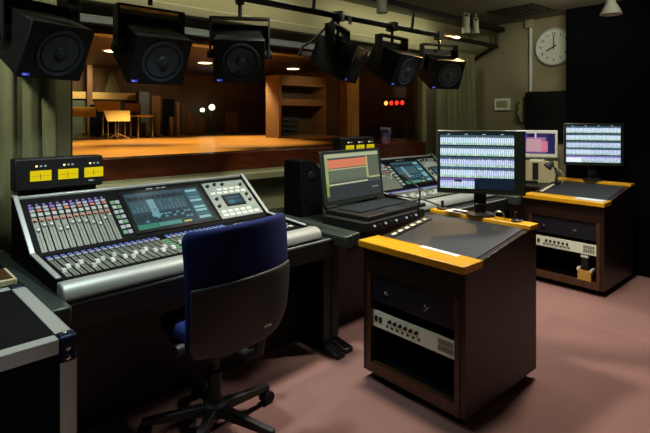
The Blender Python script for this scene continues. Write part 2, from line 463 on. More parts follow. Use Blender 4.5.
    rects += [(.0, .0, .24, .13, hx('#2f7a62'), 1), (.25, .02, .55, .12, hx('#4a8a80'), 1), (.58, .03, .68, .07, hx('#d0c060'), 2)]
    for k in range(9): rects.append((.80, .06+k*.1, .96, .13+k*.1, hx(rnd.choice(['#4d7f8c', '#3b6672', '#86b6b8'])), 2))
    screen('touch_screen', 'scr_console', t, basis(up @ Vector((.465, .047, .0065)), du, dv, dn), W, Hh, rects)
    s = MB()
    for a, b in ((.60, .635), (.655, .675), (.685, .71)): s.box(a, b, .345, .350, 0, .001, up)
    s.build('panel_lettering', 'greyplastic', t)
    # right hand module
    MB().box(.925, 1.205, .028, .338, 0, .005, up).build('control_module', 'modgrey', t, bevel=.002)
    MB().box(1.0, 1.13, .12, .215, .004, .011, up).build('module_screen_bezel', 'blackgloss', t)
    screen('module_screen', 'scr_console', t, basis(up @ Vector((1.01, .128, .0115)), du, dv, dn), .11, .078,
           [(0, 0, 1, 1, hx('#1e3440'), 0), (.1, .1, .5, .5, hx('#3f6a7c'), 1), (.55, .2, .9, .4, hx('#2b5568'), 1), (.1, .65, .9, .85, hx('#34586a'), 1)])
    for k in range(6): button('white', up, .945+k*.042, .975+k*.042, .232, .25)
    for k in range(4): button('white', up, 1.0+k*.042, 1.03+k*.042, .262, .279)
    for k in range(6):
        button('white', up, .945+k*.042, .975+k*.042, .045, .064); button('green_led' if k == 5 else 'white', up, .945+k*.042, .975+k*.042, .075, .093)
    for u, v in ((.95, .305), (1.0, .315), (1.05, .31), (1.17, .29), (1.17, .2), (1.17, .15), (.95, .13), (.96, .19)):
        MB().cyl((u, v, .004), (u, v, .018), .011, .009, 14, X=up).build('module_knob', 'black', t, smooth=40)
    s = MB()
    for r in range(5):
        for c in range(7): s.box(.94+c*.037, .965+c*.037, .05+r*.05, .075+r*.05, 0, .006, lo)
    s.build('keypad', 'greyplastic', t)['kind'] = 'stuff'
    return t
con = make_console(); con.location = (.475, 2.0, .70); con.rotation_euler = (0, 0, R(4)); con.scale = (1.0726, 1, .91)
con2 = dup(con, (2.89, 2.2, .70), 0, label='far mixing console behind the laptop, beside the curtain', group=None); con2.scale = (.91, 1, .95)

# desks under the consoles
def make_desk(x0, x1, y0, y1, label, rails, foot):
    t = thing('console_desk', label, 'desk', ((x0+x1)/2, (y0+y1)/2, 0))
    cx, cy = (x0+x1)/2, (y0+y1)/2
    a, b, c, d = x0-cx, x1-cx, y0-cy, y1-cy
    MB().box(a+.075, b-.075, c+.06, d, .645, .698).build('desk_top', 'desk', t, bevel=.003)
    MB().box(a+.075, b-.075, c+.03, c+.055, .60, .695).build('front_apron', 'deskblack', t)
    MB().box(a+.076, b-.076, c+.045, c+.054, .696, .699).build('apron_edge', 'rim', t)
    for x in (a, b-.07):
        MB().box(x, x+.07, c-.06, d, .655, .725).build('side_rail', 'deskrail', t, bevel=.008)
        MB().box(x+.005, x+.065, c+.12, d-.03, .06, .65).build('leg', 'deskblack', t, bevel=.004)
        MB().prism([(c+.0, .0), (c+.0, .03), (c+.2, .06), (d-.02, .06), (d-.02, 0)], x-.0, x+.07, 'x').build('foot', 'blackgloss', t, bevel=.006)
    MB().box(a+.07, b-.07, c+.33, c+.35, .02, .60).build('modesty_panel', 'deskblack', t)
    return t
dk = make_desk(.38, 1.955, 2.0, 3.02, 'dark console desk with grey green rails, under the nearest mixing console', True, True)
dk.rotation_euler = (0, 0, R(3))
d2 = make_desk(1.99, 4.06, 2.06, 3.08, 'dark desk carrying the laptop and the far mixing console', True, True)

# yellow level meters
def make_meter():
    t = thing('meter_unit', 'black level meter with three yellow dials at left, before the sage curtain', 'level meter')
    MB().box(0, .42, .0, .10, .35, .52).build('housing', 'black', t, bevel=.008)
    MB().box(.03, .39, .02, .09, 0, .352).build('stand', 'black', t)
    for k in range(3):
        u = .068+k*.128
        f = MB().box(u, u+.096, -.003, .003, .40, .455).build('meter_face', 'vu', t)
        s = MB(); s.box(u+.008, u+.088, -.004, -.003, .426, .4275); s.box(u+.044, u+.047, -.0045, -.003, .408, .44)
        s.build('needle', 'needle', f)
        for j in range(3):
            MB().box(u+.024+j*.02, u+.033+j*.02, -.003, .002, .474, .483).build('led', 'amber_led' if j == 0 else 'dim_led', t)
    MB().box(.345, .37, -.002, .002, .378, .386).build('badge', 'greyplastic', t)
    return t
met = make_meter(); met.location = (.445, 2.80, .698); met.rotation_euler = (0, 0, R(2)); met.scale = (1, 1, .955)
met2 = dup(met, (2.80, 2.955, .698), 0, label='level meter with yellow dials peeking over the laptop screen'); met2.scale = (1, 1, 1.03)

# ------------------------------------------------------------------ laptop on its interface
lx, ly = 2.10, 2.03
t = thing('audio_interface', 'flat black rack unit with a row of small round knobs under the laptop', 'rack unit', (lx+.03, ly-.01, .699), R(5))
MB().box(0, .66, .0, .36, .006, .063).build('housing', 'black', t, bevel=.003)
for k in range(9):
    MB().cyl((.08+k*.058, -.0, .037), (.08+k*.058, -.010, .037), .007, .006, 12).build('knob', 'ring' if k % 2 else 'dim_led', t, smooth=40)
for x in (.03, .6):
    for y in (.03, .33): MB().cyl((x, y, .0), (x, y, .008), .014, seg=12).build('foot', 'rubber', t)
t = thing('laptop', 'open black laptop with orange and green editing window, beside the console', 'laptop', (lx+.085, ly+.02, .763), R(6))
MB().box(0, .68, 0, .36, 0, .028).build('base', 'black', t, bevel=.005)
MB().box(.06, .58, .11, .30, .028, .030).build('keyboard_deck', 'blackgloss', t)
s = MB()
for r in range(6):
    for c in range(17): s.box(.065+c*.03, .065+c*.03+.025, .115+r*.031, .115+r*.031+.025, .030, .036)
k_ = s.build('keyboard', 'ring', t); k_['kind'] = 'stuff'
MB().box(.24, .40, .015, .095, .028, .0295).build('touchpad', 'slate', t, bevel=.001)
for x in (.06, .62): MB().cyl((x-.05, .365, .032), (x+.05, .365, .032), .013, seg=14).build('hinge', 'steel', t, smooth=40)
tilt = R(7)
sv = Vector((0, math.sin(tilt), math.cos(tilt))); su = Vector((1, 0, 0)); sn = su.cross(sv)
Xl = basis((0, .365, .035), su, sv, sn)
lid = MB().box(0, .68, .0, .378, -.018, 0, Xl).build('lid', 'desk', t, bevel=.006)
rects = [(0, 0, 1, 1, hx('#454b48'), 0), (0, .06, .05, .98, hx('#96a06a'), 1), (0, .9, 1, .98, hx('#a9b08a'), 1), (.05, .68, .76, .86, hx('#d07a58'), 2),
         (.05, .635, .76, .665, hx('#a7a878'), 2), (.06, .38, .74, .63, hx('#5f6a58'), 1), (.78, .42, 1, .88, hx('#5a6150'), 1), (.74, .40, .775, .88, hx('#a9a96e'), 2),
         (.05, .32, .75, .35, hx('#b8bc98'), 2), (.78, .38, 1, .42, hx('#a3a86e'), 2), (0, 0, 1, .30, hx('#2f3436'), 3), (0, .1, .04, .36, hx('#7f8f3a'), 4), (.82, .16, .95, .185, hx('#787c7a'), 4)]
for k in range(24): rects.append((.08+k*.027, .36, .087+k*.027, .41+.06*abs(math.sin(k*1.7)), hx('#3c4436'), 3))
screen('display', 'scr_console', lid, basis(Xl @ Vector((.035, .035, .0005)), su, sv, sn), .61, .325, rects)

# black monitor loudspeaker behind the laptop
t = thing('desk_loudspeaker', 'black loudspeaker with curved shoulder standing behind the left side of laptop', 'speaker', (2.24, 2.76, .698))
MB().prism([(-.10, .0), (.11, .0), (.11, .27), (.09, .33), (.04, .38), (-.02, .40), (-.10, .40)], -.1, .1, 'y', None).build('cabinet', 'felt', t, bevel=.008)
MB().lathe([(.07, 0), (.068, .003), (.05, .002), (.02, .004), (0, .005)], (.0, -.1, .15), (0, -1, 0), 24).build('woofer', 'felt', t, smooth=40)
MB().lathe([(.03, 0), (.028, .004), (.01, .006)], (.0, -.1, .29), (0, -1, 0), 20).build('tweeter', 'black', t, smooth=40)

# ------------------------------------------------------------------ lecterns
def make_lectern(label):
    t = thing('rack_lectern', label, 'desk')
    D, W = .69, .625; h = W/2
    side = [(0, .05), (0, .708), (.13, .708), (.14, .738), (.60, .806), (D, .806), (D, .05)]
    for y in (-h, h-.03):
        MB().prism(side, y, y+.03, 'y').build('side_panel', 'wood_dark', t, bevel=.002)
    MB().box(D-.03, D-.005, -h+.03, h-.03, .06, .80).build('back_panel', 'deskblack', t)
    MB().box(.0, .025, -h+.03, h-.03, .575, .708).build('front_header', 'wood_dark', t)
    for y in (-h+.03, h-.055): MB().box(-.004, .02, y, y+.025, .105, .575).build('front_post', 'wood_edge', t)
    MB().box(-.004, .03, -h+.03, h-.03, .052, .105).build('bottom_rail', 'wood_edge', t)
    MB().box(.03, D-.03, -h+.03, h-.03, .055, .075).build('bottom_board', 'deskblack', t)
    MB().box(-.03, .13, -h-.012, h+.012, .709, .745).build('front_ledge', 'wood_yel', t, bevel=.004)
    MB().hexa([(.131, -h+.03, .715), (.605, -h+.03, .79), (.605, h-.03, .79), (.131, h-.03, .715),
               (.131, -h+.03, .741), (.605, -h+.03, .812), (.605, h-.03, .812), (.131, h-.03, .741)]).build('writing_panel', 'slate', t, bevel=.002)
    MB().box(.606, D+.012, -h-.008, h+.008, .807, .832).build('rear_ledge', 'wood_yel', t, bevel=.004)
    g = .2825
    MB().box(.03, .42, -h+.03, h-.03, .432, .565).build('drawer_box', 'deskblack', t)
    dr = MB().box(.012, .03, -g+.002, g-.002, .43, .57).build('drawer', 'rackblue', t, bevel=.001)
    for y in (.16, -.09):
        l = MB().box(.006, .012, y-.02, y+.02, .484, .500); l.box(.005, .012, y-.008, y+.008, .470, .515); l.cyl((.008, y, .49), (-.012, y, .49), .009, seg=10)
        l.build('latch', 'chrome', dr, smooth=40)
    for x in (.06, D-.06):
        for y in (-h+.06, h-.06):
            c = MB().box(x-.02, x+.02, y-.02, y+.02, .035, .055).build('caster', 'steel', t)
            MB().cyl((x, y-.012, .02), (x, y+.012, .02), .02, seg=16).build('wheel', 'rubber', c, smooth=40)
    return t
L1 = (1.90, 1.508); L2 = (4.11, 1.68)
lec = make_lectern('nearest dark wood lectern with yellow ledges and a white rack unit inside'); lec.location = (*L1, 0)
lec2 = dup(lec, (*L2, 0), label='far dark wood lectern beside the black partition, tan box in its rack')

def make_rack(label):
    t = thing('rack_unit', label, 'rack unit')
    h = .2825
    MB().box(.024, .38, -h+.04, h-.04, 0, .085).build('chassis', 'steel', t)
    MB().box(.018, .024, -h+.012, h-.012, .0, .086).build('faceplate', 'rackwhite', t, bevel=.001)
    for y in (-h+.02, h-.02):
        for z in (.016, .07): MB().cyl((.018, y, z), (.014, y, z), .006, seg=10).build('screw', 'steel', t)
    for y in (.235, .205): MB().box(.012, .018, y-.009, y+.009, .03, .058).build('switch', 'black', t)
    for k in range(6):
        MB().cyl((.018, .14-k*.034, .054), (.004, .14-k*.034, .054), .0095, .008, 12).build('knob', 'black', t, smooth=40)
    for k in range(7):
        MB().cyl((.018, .16-k*.034, .024), (.015, .16-k*.034, .024), .007, seg=10).build('socket', 'black', t)
    for r in range(2):
        for k in range(5): MB().box(.015, .018, -.155-k*.017-.013, -.155-k*.017, .018+r*.03, .042+r*.03).build('button', 'strip', t)
    return t
rk = make_rack('pale rack unit with rows of black knobs in the nearest lectern'); rk.location = (*L1, .292)
rk2 = dup(rk, (*L2, .312), label='pale rack unit in the far lectern, behind the tan box')

# small tan box and black jar in the far lectern
bx = L2[0]+.045
t = thing('cardboard_box', 'small open tan box with white flaps at the foot of the far lectern', 'box', (bx, L2[1]-.165, .1055-.03))
MB().box(-.04, .04, -.05, .05, .0, .105).build('carton', 'tan', t)
for y in (-.05, .05): MB().box(-.04, .04, y-.006, y+.006, .1, .122).build('flap', 'paper', t)
t = thing('cable_adapter', 'dark grey adapter standing up out of the small tan box', 'adapter', (bx, L2[1]-.16, .181))
MB().box(-.025, .025, -.028, .028, 0, .10).build('body', 'steel', t, bevel=.006)
MB().box(-.02, .02, -.03, .03, .10, .125).build('plug', 'rackwhite', t, bevel=.004)

# things lying on the nearest lectern
zl = .745
o = MB().box(-.018, .018, -.115, .115, 0, .0015).build('paper_label', 'paper'); o.location = (L1[0]+.105, L1[1]-.1, zl+.0008); o.rotation_euler = (0, 0, R(-3))
tag(o, 'narrow white label strip on the yellow front ledge of the nearest lectern', 'label')
def slope_z(x): return .741+(x-.131)/(.605-.131)*.071
# control buttons along the left edge of the pad
for k, (LL_, nm) in enumerate(((L1, 'nearest'), (L2, 'far'))):
    t = thing('button_strip', 'row of small white buttons along the left of the %s lectern' % nm, 'control panel', (LL_[0], LL_[1], 0))
    a, b = Vector((.15, .225, slope_z(.15)+.001)), Vector((.5, .225, slope_z(.5)+.001))
    d = (b-a).normalized(); n = Vector((-d.z, 0, d.x))
    Xb = basis(a, d, (0, 1, 0), n)
    MB().box(0, (b-a).length, 0, .045, 0, .004, Xb).build('plate', 'steel', t)
    for j in range(6): MB().box(.012+j*.056, .046+j*.056, .01, .034, .004, .010, Xb).build('button', 'rackwhite', t)
def talkback(label, x, y, hgt):
    t = thing('toggle_switch', label, 'switch', (x, y, .8325))
    MB().lathe([(.024, 0), (.024, .008), (.012, .016)], seg=16).build('base', 'black', t, smooth=40)
    MB().cyl((0, 0, .014), (0, 0, hgt), .008, .010, 12).build('stick', 'rubber', t, smooth=40)
    MB().lathe([(.03, -.004), (.03, 0)], (.03, 0, .005), seg=14).build('ring', 'chrome', t)
    return t
talkback('small black stick switch at right rear corner of nearest lectern', L1[0]+.645, L1[1]-.22, .055)
talkback('small black stick switch at left rear of nearest lectern, by the gooseneck', L1[0]+.645, L1[1]+.255, .055)
o = MB().box(-.05, .05, -.06, .06, 0, .004).build('paper_sheet', 'paper'); o.location = (L1[0]+.655, L1[1]+.155, .8325); tag(o, 'white paper at the rear ledge, left of the near monitor stand', 'paper')
t = thing('marker_pen', 'dark red pen lying on the rear ledge against the near monitor stand', 'pen', (L1[0]+.628, L1[1]+.09, .840))
MB().cyl((0, -.05, 0), (0, .05, 0), .006, seg=10).build('barrel', pm('dark_red_pen', '#4a1512', .4), t, smooth=40)
MB().cyl((0, .05, 0), (0, .075, 0), .0065, seg=10).build('cap', 'black', t, smooth=40)
t = thing('headset_hook', 'small chrome hook on the rear ledge, right of near monitor stand', 'hook', (L1[0]+.65, L1[1]-.135, .8325))
MB().tube([(0, .04, .002), (0, .04, .03), (0, .03, .04), (0, -.005, .038), (0, -.015, .03), (0, -.015, .002)], .005).build('wire', 'chrome', t, smooth=40)

# gooseneck microphones
def goose(label, base, pts, r=.005):
    t = thing('gooseneck_microphone', label, 'microphone', base)
    MB().lathe([(.02, 0), (.02, .012), (.009, .022)], seg=16).build('base', 'black', t, smooth=40)
    P = [Vector((0, 0, .015))] + [Vector(p) for p in pts]
    # smooth
    Q = []
    for i in range(len(P)-1):
        p0, p1, p2, p3 = P[max(i-1, 0)], P[i], P[i+1], P[min(i+2, len(P)-1)]
        for k in range(6):
            s_ = k/6; Q.append(.5*((2*p1)+(p2-p0)*s_+(2*p0-5*p1+4*p2-p3)*s_**2+(3*p1-p0-3*p2+p3)*s_**3))
    Q.append(P[-1])
    MB().tube(Q, r).build('stem', 'black', t, smooth=40)
    d = (P[-1]-P[-2]).normalized()
    MB().lathe([(.006, 0), (.013, .01), (.014, .05), (.010, .06)], P[-1], d, 16).build('head', 'rubber', t, smooth=40)
    return t
g1 = onZ(404, 214, .8)
b1 = Vector((L1[0]+.58, L1[1]+.285, .812))
b1 = Vector((2.32, 1.775, .775))
p = onX(408, 180, 2.34)
goose('upright gooseneck microphone at the left rear of nearest lectern', b1, [Vector((0, 0, .1)), Vector((.01, .0, .2)), (p-b1)])
b2 = Vector((L1[0]+.65, L1[1]+.275, .8325))
q = [onX(433, 203, 2.52)-b2, onX(420, 199, 2.5)-b2, onX(405, 197, 2.46)-b2, onX(397, 196, 2.45)-b2]
goose('bent gooseneck microphone leaning left over the far console armrest', b2, q)
b3 = Vector((4.575, 1.93, .794))
def lampobj(b):
    t = thing('desk_lamp', 'small dark hooded desk lamp on the far lectern, left of its monitor', 'lamp', b)
    MB().lathe([(.045, 0), (.045, .012), (.012, .02)], seg=18).build('base', 'steel', t, smooth=40)
    MB().tube([(0, 0, .015), (.0, -.01, .08), (-.01, .0, .14), (-.02, .03, .18)], .011).build('arm', 'ring', t, smooth=40)
    MB().lathe([(.018, 0), (.028, .03), (.04, .07), (.036, .07)], (-.02, .02, .20), (-.5, .45, -.65), 16).build('shade', 'ring', t, smooth=40)
    MB().tube([(.01, -.05, .005), (.0, -.07, .08), (-.01, -.04, .13), (-.02, .02, .17)], .004).build('cord', 'cream', t, smooth=40)
lampobj(b3)
o = MB().box(-.05, .05, -.11, .11, 0, .003).build('paper_notice', 'bluepaper'); o.location = (L2[0]+.06, L2[1]-.19, .7455); tag(o, 'pale blue paper on the yellow ledge of the far lectern', 'paper')

# ------------------------------------------------------------------ monitors
def meter_rects(seed, blank):
    rnd = random.Random(seed)
    rects = [(0, 0, 1, 1, hx('#0c1a2a'), 0)]
    rows = [(.80, .975), (.60, .775), (.40, .575), (.205, .385), (.0, .185)]
    for ri, (v0, v1) in enumerate(rows):
        n = 40; lim = n if not (ri == 4 and blank) else int(n*.49)
        for k in range(lim):
            u0 = .003+k*.0249; u1 = u0+.0205
            hot = ri in (2, 4) or (ri == 3 and k > 18)
            base = '#c8def5' if not hot else '#b9c4ee'
            rects.append((u0, v0, u1, v1, hx(base), 1))
            rects.append((u0+.001, v1-.045, u1-.001, v1, hx('#23404a') if ri < 4 else hx('#6a5a9a'), 2))
            rects.append((u0+.002, v0+.05, u0+.009, v0+.05+.08*rnd.random()+.02, hx('#e8f6ff'), 2))
            rects.append((u0, v0+.005, u1, v0+.03, hx('#8fd0a0' if rnd.random() < .6 else '#cfe6c0'), 2))
        if ri in (2, 3): rects.append((.0, v0-.012, 1 if ri == 2 else .55, v0-.004, hx('#7d4e80' if ri == 3 else '#3a5a80'), 3))
    if blank: rects.append((.2, .12, .3, .165, hx('#2c2350'), 4))
    else: rects.append((.0, -.0, .28, .12, hx('#dfe8f4'), 3))
    rects += [(k*.24+.1, .985, k*.24+.14, .998, hx('#9cc7d8'), 1) for k in range(4)]
    return rects
def make_monitor(label, loc, rz, seed, blank, Hm=.37, z0=.125):
    t = thing('monitor', label, 'monitor', loc, rz)     # faces -y
    W = .49
    hs = MB().box(-W/2, W/2, -.0, .045, z0, z0+Hm).build('housing', 'desk', t, bevel=.006)
    m_r = .028 if not blank else .06
    screen('display', 'scr_meter', hs, basis((-W/2+.018, -.0005, z0+.03), (1, 0, 0), (0, 0, 1), (0, -1, 0)), W-.018-m_r, Hm-.05, meter_rects(seed, blank))
    MB().box(-.035, .035, .045, .075, .02, z0+.16).build('neck', 'black', t, bevel=.005)
    MB().box(-.03, .03, .0, .012, .016, .07).build('neck_cover', 'blackgloss', t, bevel=.004)
    MB().lathe([(.085, 0), (.085, .008), (.05, .018), (.0, .02)], (0, .03, 0), (0, 0, 1), 28).build('base', 'black', t, smooth=40)
    return t
make_monitor('large monitor full of blue white level bars on the nearest lectern', (L1[0]+.645, L1[1]-.005, .8325), R(-58), 1, True)
make_monitor('monitor full of level bars on the far lectern before the black partition', (L2[0]+.635, L2[1]-.015, .8325), R(-58), 5, False, .385, .135)

# white monitor on its cream cabinet, on a low black table
t = thing('side_table', 'low black table in the corner under the cream cabinet', 'table', (4.83, 2.3, 0))
MB().box(-.3, .3, -.28, .42, .72, .75).build('table_top', 'deskblack', t, bevel=.003)
for x in (-.26, .26):
    for y in (-.25, .38): MB().box(x-.02, x+.02, y-.02, y+.02, 0, .72).build('leg', 'deskblack', t)
t = thing('cabinet', 'cream cabinet with a dark slot, under the small white monitor', 'cabinet', (4.83, 2.22, .7505), R(-60))
MB().box(-.24, .19, -.0, .22, 0, .215).build('body', 'cream', t, bevel=.004)
MB().box(-.045, .01, -.004, .002, .03, .20).build('slot', 'black', t)
MB().box(-.22, -.0, -.06, .0, .0, .02).build('plinth', 'steel', t)
t = thing('small_monitor', 'small white monitor with purple and pink picture on the cream cabinet', 'monitor', (4.83, 2.22, .966), R(-62))
MB().box(-.07, .07, .04, .16, 0, .014).build('base', 'white', t, bevel=.003)
MB().box(-.03, .03, .09, .11, .012, .16).build('neck', 'white', t)
hs = MB().box(-.19, .19, .04, .085, .035, .31).build('housing', 'white', t, bevel=.008)
rects = [(0, 0, 1, 1, hx('#2a2350'), 0), (.08, .05, .75, .8, hx('#8a5c86'), 1), (.2, .1, .62, .72, hx('#b08a92'), 2), (.62, .1, .8, .6, hx('#c06a84'), 2), (.25, .82, .42, .95, hx('#15122a'), 2), (.44, .75, .48, 1, hx('#d0b8d8'), 3), (.8, .0, 1, 1, hx('#1c1c4a'), 2), (0, .6, .2, 1, hx('#4450b0'), 2)]
screen('display', 'scr_meter', hs, basis((-.165, .0395, .075), (1, 0, 0), (0, 0, 1), (0, -1, 0)), .33, .205, rects)

# black television on the clock wall
t = thing('television', 'black switched off television on the wall below the clock', 'television', (XR-.001, 2.1, 1.22))
MB().box(-.09, -.03, -.44, .385, 0, .46).build('housing', 'blackgloss', t, bevel=.006)
MB().box(-.0905, -.0895, -.42, .365, .06, .44).build('screen', 'blackgloss', t)
MB().box(-.03, -.0, -.2, .2, .1, .36).build('wall_bracket', 'steel', t)
MB().box(-.092, -.0895, .07, .11, .025, .036).build('badge', 'greyplastic', t)
t = thing('wall_cable', 'looped black cable hanging from a white box beside the television', 'cable', (0, 0, 0))
a = onX(521, 100, XR); 
t.location = a
MB().box(-.03, -.002, -.03, .03, -.25, .02).build('junction_box', 'trim', t, bevel=.003)
MB().tube([(-.035, .0, -.02), (-.06, .02, -.06), (-.07, .0, -.1), (-.05, .03, -.14), (-.06, .0, -.2), (-.04, -.01, -.24)], .009).build('cord', 'black', t, smooth=40)

# air vent
a = onZ(521, 11, CH)
t = thing('ceiling_vent', 'dark square air vent in the ceiling beside the top of the conduit', 'vent', (a.x, a.y, CH-.001))
MB().box(-.24, .24, -.24, .24, -.012, 0).build('frame', 'pipe', t, bevel=.004)
for k in range(6): MB().box(-.2, .2, -.19+k*.07, -.15+k*.07, -.018, -.012).build('slat', 'steel', t)
# clock
cc = onX(555, 47, XR)
t = thing('wall_clock', 'round white wall clock showing eight, half hidden by the black partition', 'clock', (XR-.001, cc.y, cc.z))
r = .185
MB().lathe([(r, 0), (r+.012, .01), (r+.012, .032), (r, .04), (r-.008, .03), (r-.01, .012)], (0, 0, 0), (-1, 0, 0), 48).build('rim', 'greyplastic', t, smooth=40)
MB().lathe([(r-.006, .026), (r-.006, .03)], (0, 0, 0), (-1, 0, 0), 48).build('face', 'clockface', t)
# the viewer looks along +X: right on the face is -Y
Xc = basis((-.031, 0, 0), (0, -1, 0), (0, 0, 1), (-1, 0, 0))
for k in range(1, 13):
    a = k*PI/6
    text_mesh('numeral', str(k), .045, 'ink', t, Xc @ Matrix.Translation((math.sin(a)*.138, math.cos(a)*.138, .0005)))
def hand(name, ang, l, w):
    a = R(ang); d = Vector((math.sin(a), math.cos(a), 0)); n_ = Vector((d.y, -d.x, 0))
    X_ = Xc @ basis((0, 0, .002), n_, d, (0, 0, 1))
    MB().box(-w/2, w/2, -.03, l, 0, .002, X_).build(name, 'ink', t)
hand('hour_hand', 243, .085, .013); hand('minute_hand', 1, .125, .009)
# thermostat and conduit
a = onX(503, 104.5, XR)
t = thing('wall_panel', 'small cream control panel on the wall left of the television', 'thermostat', (XR-.001, a.y, a.z))
MB().box(-.022, 0, -.095, .095, -.068, .068).build('housing', 'rackwhite', t, bevel=.004)
MB().box(-.024, -.0215, -.06, .07, -.035, .04).build('display', 'trim', t)
for k in range(3): MB().box(-.025, -.0215, -.085, -.07, -.03+k*.025, -.015+k*.025).build('button', 'greyplastic', t)
a = onX(531.5, 60, XR)
t = thing('conduit', 'pale vertical conduit on the wall beside the clock', 'pipe', (XR-.02, a.y, 0))
MB().cyl((0, 0, 1.69), (0, 0, CH-.03), .017, seg=12).build('tube', 'greyplastic', t, smooth=40)
MB().box(-.04, .018, -.045, .045, CH-.09, CH-.002).build('junction_box', 'trim', t, bevel=.004)

# ------------------------------------------------------------------ truss, speakers, spot lamps
PY, PZ = 2.83, 2.215
t = thing('speaker_truss', 'black pipe truss under the ceiling carrying the six speakers', 'truss', (0, PY, PZ))
MB().cyl((XL+.01, 0, 0), (5.14, 0, 0), .024, seg=14).build('lower_pipe', 'pipe', t, smooth=40)
MB().box(XL+.01, 5.14, -.10, -.02, .155, .205).build('upper_rail', 'pipe', t)
MB().cyl((5.115, -.02, .17), (5.115, 0, 0), .02, seg=12).build('end_strut', 'pipe', t, smooth=40)
MB().cyl((5.115, 0, 0), (5.17, .34, -.13), .02, seg=12).build('corner_brace', 'pipe', t, smooth=40)  # dark rod slanting down from the pipe end towards the corner
for x in (.2, 1.45, 2.4, 3.6, 4.6): MB().cyl((x, -.02, .16), (x, 0, .01), .014, seg=10).build('strut', 'pipe', t, smooth=40)
for x in (.2, 2.4, 4.6): MB().cyl((x, -.06, .2), (x, -.06, CH-PZ-.001), .018, seg=10).build('ceiling_hanger', 'pipe', t, smooth=40)

def make_speaker(label):
    t = thing('hanging_speaker', label, 'speaker', group='speakers hanging from the pipe')
    w, h, d = .165, .145, .17
    v = [(-w, -d, -h), (w, -d, -h), (w*.86, d, -h*.82), (-w*.86, d, -h*.82), (-w, -d, h), (w, -d, h), (w*.86, d, h*.82), (-w*.86, d, h*.82)]
    cb = MB().hexa(v).build('cabinet', 'navy', t, bevel=.006)
    MB().lathe([(.122, 0), (.122, .006), (.117, .008), (.111, .004)], (0.012, -d, .0), (0, -1, 0), 36).build('surround', 'ring', cb, smooth=40)
    MB().lathe([(.112, .003), (.10, .0045), (.045, .001), (.04, .0015)], (0.012, -d, .0), (0, -1, 0), 36).build('woofer_cone', 'cone', cb, smooth=60)
    MB().lathe([(.036, .001), (.034, .006), (.025, .013), (.012, .016), (.0, .017)], (0.012, -d, .0), (0, -1, 0), 24).build('dust_cap', 'ring', cb, smooth=60)
    MB().box(-w+.02, -w+.055, -d-.003, -d+.002, -h+.012, -h+.026).build('logo', 'spk_led', cb)
    MB().box(-w+.024, -w+.04, -d-.004, -d-.002, -h+.016, -h+.022).build('led', 'spk_badge', cb)
    y = MB()
    y.box(-w-.035, -w-.025, -.04, .04, -.03, .235); y.box(w+.025, w+.035, -.04, .04, -.03, .235)
    y.box(-w-.035, w+.035, -.04, .04, .235, .247)
    y.box(-w-.035, w+.035, .036, .04, .06, .205)
    y.build('yoke', 'steel', t)
    for s_ in (-1, 1): MB().cyl((s_*(w-.02), 0, 0), (s_*(w+.05), 0, 0), .028, seg=16).build('pivot_knob', 'rubber', t, smooth=40)
    c = MB(); c.cyl((0, 0, .247), (0, 0, .36), .014, seg=12); c.box(-.03, .03, -.045, .045, .355, .43)
    c.build('clamp', 'steel', t)
    return t
A = Vector((1.15, 1.25, .95)); A3 = Vector((.72, 1.25, 1.0)); Bt = Vector((3.45, 1.35, 1.15))
sp = [(.56, 1.80, A, 'speaker at the far left of the pipe, before the left curtain'),
      (1.135, 1.80, A, 'second speaker from left, above the yellow level meter'),
      (1.75, 1.83, A3, 'third speaker from left, square on, before the studio window'),
      (2.66, 1.88, Bt, 'fourth speaker from left, turned sideways beside a cable'),
      (3.32, 1.88, Bt, 'fifth speaker from left, turned right, above the red lamps'),
      (4.03, 1.88, Bt, 'rightmost hanging speaker, orange light on its top, before right curtain')]
src = None
for i, (x, z, tgt, lab) in enumerate(sp):
    lab = 'black hanging ' + lab
    if src is None: src = make_speaker(lab); o = src; o.location = (x, PY, z)
    else: o = dup(src, (x, PY, z), 0, lab)
    dd = tgt - Vector((x, PY, z))
    o.rotation_euler = (0, 0, math.atan2(dd.x, -dd.y))
    tl = math.atan2(-dd.z, math.hypot(dd.x, dd.y))
    for ch in kids(o):
        n_ = ch.name.split('.')[0]
        if n_ == 'cabinet': ch.rotation_euler = (tl, 0, 0)
        if n_ == 'clamp':
            ch.scale = (1, 1, 1); ch.location.z = (PZ - z) - .395
# cable from the fourth speaker
t = thing('speaker_cable', 'black cable sagging from the pipe behind the fourth speaker', 'cable', (2.45, 2.9, 2.02))
MB().tube([(-.12, .02, -.14), (-.1, .0, -.07), (-.03, -.02, -.03), (.05, -.03, .04), (.14, -.04, .13), (.2, -.05, .175)], .010).build('wire', 'black', t, smooth=40)

a = onY(350, 20, PY-.05)
t = thing('cable_tag', 'small white tag hanging on the pipe beside the fourth speaker', 'tag', a)
MB().box(-.018, .018, -.002, .002, -.035, .03).build('tag', 'white', t, bevel=.001)
MB().tube([(0, 0, .028), (0, .02, .05), (0, .05, .045)], .003).build('loop', 'white', t, smooth=40)
def make_spot(label):
    t = thing('spot_lamp', label, 'lamp')
    MB().lathe([(.03, .0), (.036, .015), (.036, .10), (.045, .15), (.045, .165), (.04, .165)], (0, 0, 0), (0, 0, -1), 24).build('housing', 'lampwhite', t, smooth=40)
    MB().lathe([(.038, .158), (.038, .162)], (0, 0, 0), (0, 0, -1), 20).build('lens', 'lamp_on', t)
    y = MB(); y.box(-.05, -.044, -.012, .012, -.08, .04); y.box(.044, .05, -.012, .012, -.08, .04); y.box(-.05, .05, -.012, .012, .036, .042)
    y.cyl((0, 0, .04), (0, 0, .1), .008, seg=8)
    y.build('bracket', 'lampwhite', t)
    return t
a = onY(382, -5, 2.62)
s1 = make_spot('white cylinder spot lamp above the fifth speaker'); s1.location = (a.x, a.y, a.z+.02)
